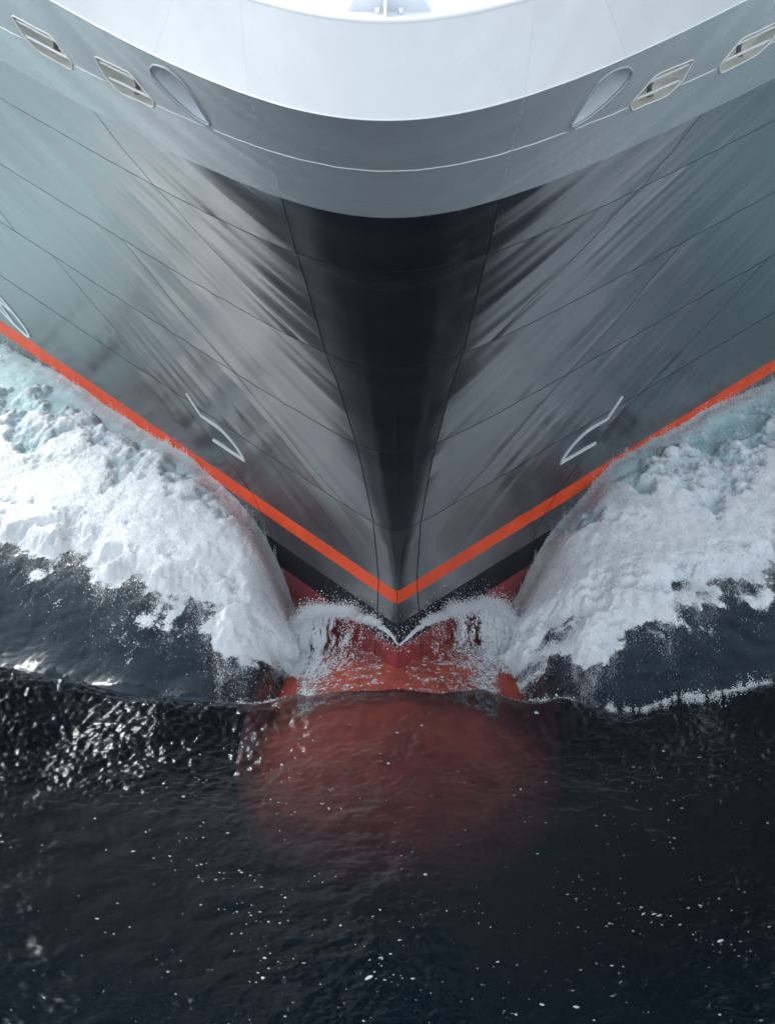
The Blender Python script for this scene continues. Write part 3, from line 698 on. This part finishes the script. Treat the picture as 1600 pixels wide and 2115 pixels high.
for sd, lab in ((-1, 'fine white spray flying off the left bow wave'), (1, 'fine white spray flying off the right bow wave')):
    n = 800000
    x = sd * RNG.uniform(2.3, 12.5, n); y = RNG.uniform(0.2, 15.0, n)
    d, dens, thick, z = foam_top(x, y)
    pr = (0.11 * sstep(-1.1, 0.0, d) ** 2 + 0.97 * thick * sstep(-.45, .15, d) * (1 - 0.5 * sstep(0.2, 1.2, d))) * (0.35 + 0.65 * (samp(FINE, x / 3.0, y / 3.0) > -0.3))
    ok = (RNG.random(n) < pr) & (y < Y(x, z + 0.2) - 0.03)
    x, y, z, d = x[ok], y[ok], z[ok], d[ok]; n = len(x)
    h = RNG.exponential(0.016, n) + RNG.exponential(0.06, n) * sstep(4.0, 1.5, d) * (samp(FINE, x / 1.9, y / 1.9 + .3) > 0.9)
    R = np.clip(np.exp(RNG.normal(math.log(0.0062), 0.42, n)), 0.0028, 0.018)
    # mist hanging off the outer edge and along the top against the hull
    k = 80000; mx_ = sd * RNG.uniform(2.5, 12.2, k); my = edge_y(mx_) + 0.33 + RNG.exponential(0.30, k) * np.where(RNG.random(k) < 0.62, -1, 0.7) - 0.45 * samp(SOFT, mx_ / 9.0, edge_y(mx_) / 7.0)
    mz = swell(mx_, my) + waves(mx_, my) + RNG.exponential(0.10, k); okm = (my < Y(mx_, mz) - 0.05) & (RNG.random(k) < 0.25 + 0.75 * sstep(-0.8, 0.8, samp(FINE, mx_ / 3.1, my / 3.1)))
    x = np.r_[x, mx_[okm]]; y = np.r_[y, my[okm]]; z = np.r_[z, mz[okm]]; h = np.r_[h, np.zeros(okm.sum())]
    R = np.r_[R, np.clip(np.exp(RNG.normal(math.log(0.0037), 0.45, okm.sum())), 0.0018, 0.012)]
    Cc = np.array(CONT_L if sd < 0 else CONT_R); k = 42000; t = RNG.random(k) ** 1.4 * (len(Cc) - 1.001); i0 = t.astype(int); f_ = (t - i0)[:, None]
    q = Cc[i0] * (1 - f_) + Cc[i0 + 1] * f_; lump = np.clip(1 + 0.7 * samp(FINE, t / 5.0, 0.3 + 0 * t), 0.1, 3)
    q[:, 2] += RNG.normal(0, 0.05, k) + RNG.exponential(0.045, k) * lump - 0.06; ou = 0.02 + RNG.exponential(0.16, k); q[:, 1] = Y(q[:, 0], q[:, 2]) - ou; q[:, 2] -= 0.25 * ou
    x = np.r_[x, q[:, 0]]; y = np.r_[y, q[:, 1]]; z = np.r_[z, q[:, 2]]; h = np.r_[h, np.zeros(k)]; R = np.r_[R, np.clip(np.exp(RNG.normal(math.log(0.005), 0.4, k)), 0.0025, 0.013)]
    o = cloud('bow_spray', np.stack([x, y - 0.3 * h, z + h], -1), R)
    tag(o, lab, 'spray', kind='stuff')

# ------------------------------------------------------------------ water thrown up off the stem
SPR = {-1: [(.03, 0, .1), (-.19, .05, .40), (-.38, .2, .48), (-.82, .63, .48), (-1.52, 1.26, .34), (-2.18, 1.88, -.1), (-2.75, 2.33, -.7)],
       1: [(.05, 0, .1), (.17, .05, .2), (.58, .40, .42), (1.16, 1.0, .44), (1.64, 1.5, .33), (2.12, 1.97, .18), (2.61, 2.4, -.3), (2.95, 2.6, -.8)]}
STRK = tile(61, 256, 0.8, 3, 90)
for sd, lab in ((-1, 'curling sheet of spray thrown off the stem to the left'), (1, 'curling sheet of spray thrown off the stem to the right')):
    C = np.array(curve(SPR[sd], 12)); L_ = np.r_[0, np.cumsum(np.linalg.norm(np.diff(C, axis=0), axis=1))]; L_ /= L_[-1]
    def cp(u): return np.stack([np.interp(u, L_, C[:, k]) for k in range(3)], -1)
    # rope of broken water along the crest
    n = 52000; u = RNG.random(n) ** 0.8; cl = samp(STRK, u * 1.7, 0.2 + 0 * u); ok = RNG.random(n) < 0.25 + 0.75 * sstep(-0.8, 0.8, samp(STRK, u * 6.1, 0.5 + 0 * u) + cl)
    u, cl = u[ok], cl[ok]; n = len(u); p = cp(u)
    th = 0.015 + 0.10 * sstep(0.02, 0.6, u) * np.clip(1 + 0.5 * cl, 0.3, 2)
    p += RNG.normal(0, 1, (n, 3)) * th[:, None] * np.array([0.8, 0.6, 0.6]); p[:, 2] += (0.06 * cl + 0.03 * samp(STRK, u * 5.3, 0.9 + 0 * u)) * sstep(0, .3, u) - 0.05
    # falling veil
    m = 420000; u2 = RNG.random(m) ** 0.65; w = RNG.random(m) ** 0.8
    stk = samp(STRK, u2 * 1.1 + 0.05 * w + (0.4 if sd > 0 else 0), w * 0.10)
    fine = samp(STRK, u2 * 2.7 + .3, w * 0.8)
    pr = sstep(0.0, 2.2, stk * 0.9 + 0.9 * fine + 2.4 * (u2 - 0.5) - 0.3 * w) * (0.05 + 0.7 * sstep(0.2, 0.95, u2)) * (1 - 0.35 * sstep(0, 0.3, w))
    ok = RNG.random(m) < pr; u2, w = u2[ok], w[ok]
    q = cp(u2); fall = 0.2 + 2.1 * sstep(0.0, 0.6, u2) - 0.6 * sstep(0.6, 1.0, u2)
    q[:, 2] -= w ** 1.25 * fall; q[:, 0] += sd * 0.28 * w * sstep(0, .5, u2); q[:, 1] -= 0.30 * w * sstep(0, .4, u2)
    # the falling water runs on over the top of the bulb
    def bulb_z(x, y):
        ry = np.where(y < 0.5, 5.2, 9.0); return -3.9 + 3.3 * np.sqrt(np.clip(1 - (x / 4.1) ** 2 - ((y - 0.5) / ry) ** 2, 0, 1))
    for _ in range(2):
        ex = np.clip(bulb_z(q[:, 0], q[:, 1]) + 0.012 - q[:, 2], 0, None); q[:, 1] -= ex * 0.75; q[:, 0] += sd * ex * 0.25
        q[:, 2] = np.maximum(q[:, 2], bulb_z(q[:, 0], q[:, 1]) + 0.012)
    q += RNG.normal(0, 0.014, q.shape)
    # loose drops
    k = 1500; u3 = RNG.random(k); r3 = cp(u3) + RNG.normal(0, 0.22, (k, 3)); r3[:, 2] += 0.05
    A = np.concatenate([p, q, r3]); A = A[A[:, 1] < Y(A[:, 0], A[:, 2]) - 0.005]
    R = np.clip(np.exp(RNG.normal(math.log(0.0062), 0.42, len(A))), 0.003, 0.02)
    sp = tag(cloud('stem_spray', A, R), lab, 'spray', kind='stuff')
    # the torn sheet of water itself
    nu_, nw_ = 120, 60; U, Wv = np.meshgrid(np.linspace(0.02, 1, nu_), np.linspace(0, 1, nw_)); U = U.ravel(); Wv = Wv.ravel()
    g = cp(U); fl = 0.2 + 2.1 * sstep(0.0, 0.6, U) - 0.6 * sstep(0.6, 1.0, U)
    g[:, 2] -= Wv ** 1.25 * fl + 0.04; g[:, 0] += sd * 0.28 * Wv * sstep(0, .5, U); g[:, 1] -= 0.30 * Wv * sstep(0, .4, U) - 0.03
    ex = np.clip(bulb_z(g[:, 0], g[:, 1]) + 0.01 - g[:, 2], 0, None); g[:, 1] -= ex * 0.75; g[:, 0] += sd * ex * 0.25
    g[:, 2] = np.maximum(g[:, 2], bulb_z(g[:, 0], g[:, 1]) + 0.01); g += 0.02 * np.stack([samp(STRK, U * 1.5, Wv * .3)] * 3, -1)
    ix = np.arange(nu_ * nw_).reshape(nw_, nu_)
    cvr = np.clip(0.14 + 0.62 * sstep(0.25, 0.95, U) + 0.5 * sstep(0.12, 0.0, Wv) * sstep(0.02, .4, U) + 0.16 * samp(STRK, U * 1.1 + (0.4 if sd > 0 else 0), Wv * 0.1) - 0.18 * Wv, 0, 1)
    sh_ = fast_grid('water_sheet', g, np.stack([ix[:-1, :-1], ix[:-1, 1:], ix[1:, 1:], ix[1:, :-1]], -1).reshape(-1, 4), M_FOAM, {'dens': 0.8 + 0 * U, 'cov': cvr})
    sh_.parent = sp

# little breaking lip on the crest ahead of the bulb
def lip(pts, n, h, spread, label):
    C = np.array(curve(pts, 12)); L_ = np.r_[0, np.cumsum(np.linalg.norm(np.diff(C, axis=0), axis=1))]; L_ /= L_[-1]
    u = RNG.random(n); keep = RNG.random(n) < sstep(0.0, 1.6, samp(STRK, u * 0.9 + len(pts) * .13, 0.7 + 0 * u) + 0.7 * samp(STRK, u * 5, .1 + 0 * u)); u = u[keep]
    p = np.stack([np.interp(u, L_, C[:, k]) for k in range(2)], -1); tall = h * np.clip(0.5 + 0.6 * samp(STRK, u * 2.3, .35 + 0 * u), 0.1, 2)
    x = p[:, 0] + RNG.normal(0, 0.03, len(u)); y = p[:, 1] + RNG.normal(0, spread, len(u))
    z = swell(x, y) + waves(x, y) + RNG.exponential(1, len(u)) * tall * 0.4
    R = np.clip(np.exp(RNG.normal(math.log(0.0068), 0.42, len(u))), 0.003, 0.018)
    tag(cloud('crest_splash', np.stack([x, y, z], -1), R), label, 'splash', kind='stuff')
lip([(3.3, -1.62), (3.9, -1.62), (4.4, -1.6)], 900, 0.14, 0.07, 'small glassy splash on the wave crest just right of the bulb')
lip([(4.9, -1.55), (5.6, -1.55), (6.4, -1.5), (7.3, -1.42), (8.1, -1.15), (8.7, -.75), (9.4, -.8)], 15000, 0.15, 0.15, 'broken white lip along the wave crest at far right')
lip([(-2.7, -1.6), (-3.3, -1.72), (-3.9, -1.75)], 900, 0.10, 0.06, 'small splash on the wave crest just left of the bulb')
lip([(-2.3, -1.52), (-1.0, -1.45), (0.4, -1.4), (1.8, -1.38), (3.0, -1.48)], 320, 0.02, 0.06, 'thin line of bubbles on the crest over the red bulb')

# ------------------------------------------------------------------ foam flecks drifting on the sea
V = []; F = []
n = 6500; fx = RNG.uniform(-11, 11, n); fy = -1.9 - RNG.random(n) ** 0.8 * 15.5
fd = 1.2 - 3.2 * np.abs(samp(SOFT, fx / 16.0, fy / 9.0)) + 1.1 * samp(SOFT, fx / 30.0 + .3, fy / 30.0)
kp = RNG.random(n) < (0.07 + 0.75 * sstep(0.3, 1.9, fd)) * (0.35 + 0.65 * sstep(-3, -8, fy)); fx, fy = fx[kp], fy[kp]
fr_ = np.clip(np.exp(RNG.normal(math.log(0.0105), 0.5, len(fx))), 0.005, 0.04)
for x, y, r in zip(fx, fy, fr_):
    k = 7; ph = RNG.random() * 6.28; el = RNG.uniform(0.9, 2.6); an = RNG.normal(0, 0.5)
    t = np.arange(k) * 2 * math.pi / k + ph; rr = r * RNG.uniform(0.35, 1.35, k)
    a = rr * np.cos(t) * el; b = rr * np.sin(t) * 1.3
    px = x + a * math.cos(an) - b * math.sin(an); py = y + a * math.sin(an) + b * math.cos(an)
    V.append(np.stack([np.r_[px, x], np.r_[py, y], np.r_[np.full(k, 0.006), 0.006 + r * 0.35]], -1))
    o = (len(V) - 1) * (k + 1); F += [(o + i, o + (i + 1) % k, o + k) for i in range(k)]
V = np.concatenate(V); V[:, 2] += swell(V[:, 0], V[:, 1]) + waves(V[:, 0], V[:, 1])
tag(obj('foam_flecks', V, F, paint('thin_foam', (0.30, 0.35, 0.37), 0.5, 1.33, var=0.3)), 'scattered white foam flecks drifting on the dark sea', 'foam', kind='stuff')

fxs = np.linspace(-2.9, 2.9, 150); fys = np.linspace(-1.35, 1.6, 90); U, Wv = np.meshgrid(fxs, fys); U = U.ravel(); Wv = Wv.ravel()
ry = np.where(Wv < 0.5, 5.2, 9.0); Zb = -3.9 + 3.3 * np.sqrt(np.clip(1 - (U / 4.1) ** 2 - ((Wv - 0.5) / ry) ** 2, 0, 1)) + 0.014 + 0.004 * samp(STRK, U / 3, Wv / 3)
ix = np.arange(U.size).reshape(90, 150)
cvr = np.clip(0.25 + 0.10 * samp(STRK, U / 9.0 + .2, Wv / 2.0) + 0.08 * samp(STRK, U / 2.0, Wv / 1.1) + 0.35 * sstep(1.2, 2.7, np.abs(U)) - 0.16 * np.exp(-(U / 0.35) ** 2), 0, 0.45) * sstep(-1.3, -0.9, Wv) * sstep(2.85, 2.3, np.abs(U))
tag(fast_grid('water_film', np.stack([U, Wv, Zb], -1), np.stack([ix[:-1, :-1], ix[:-1, 1:], ix[1:, 1:], ix[1:, :-1]], -1).reshape(-1, 4), M_FOAM, {'dens': 0.75 + 0 * U, 'cov': cvr}),
    'thin streaky film of water running over the bared red bulb', 'water film', kind='stuff')
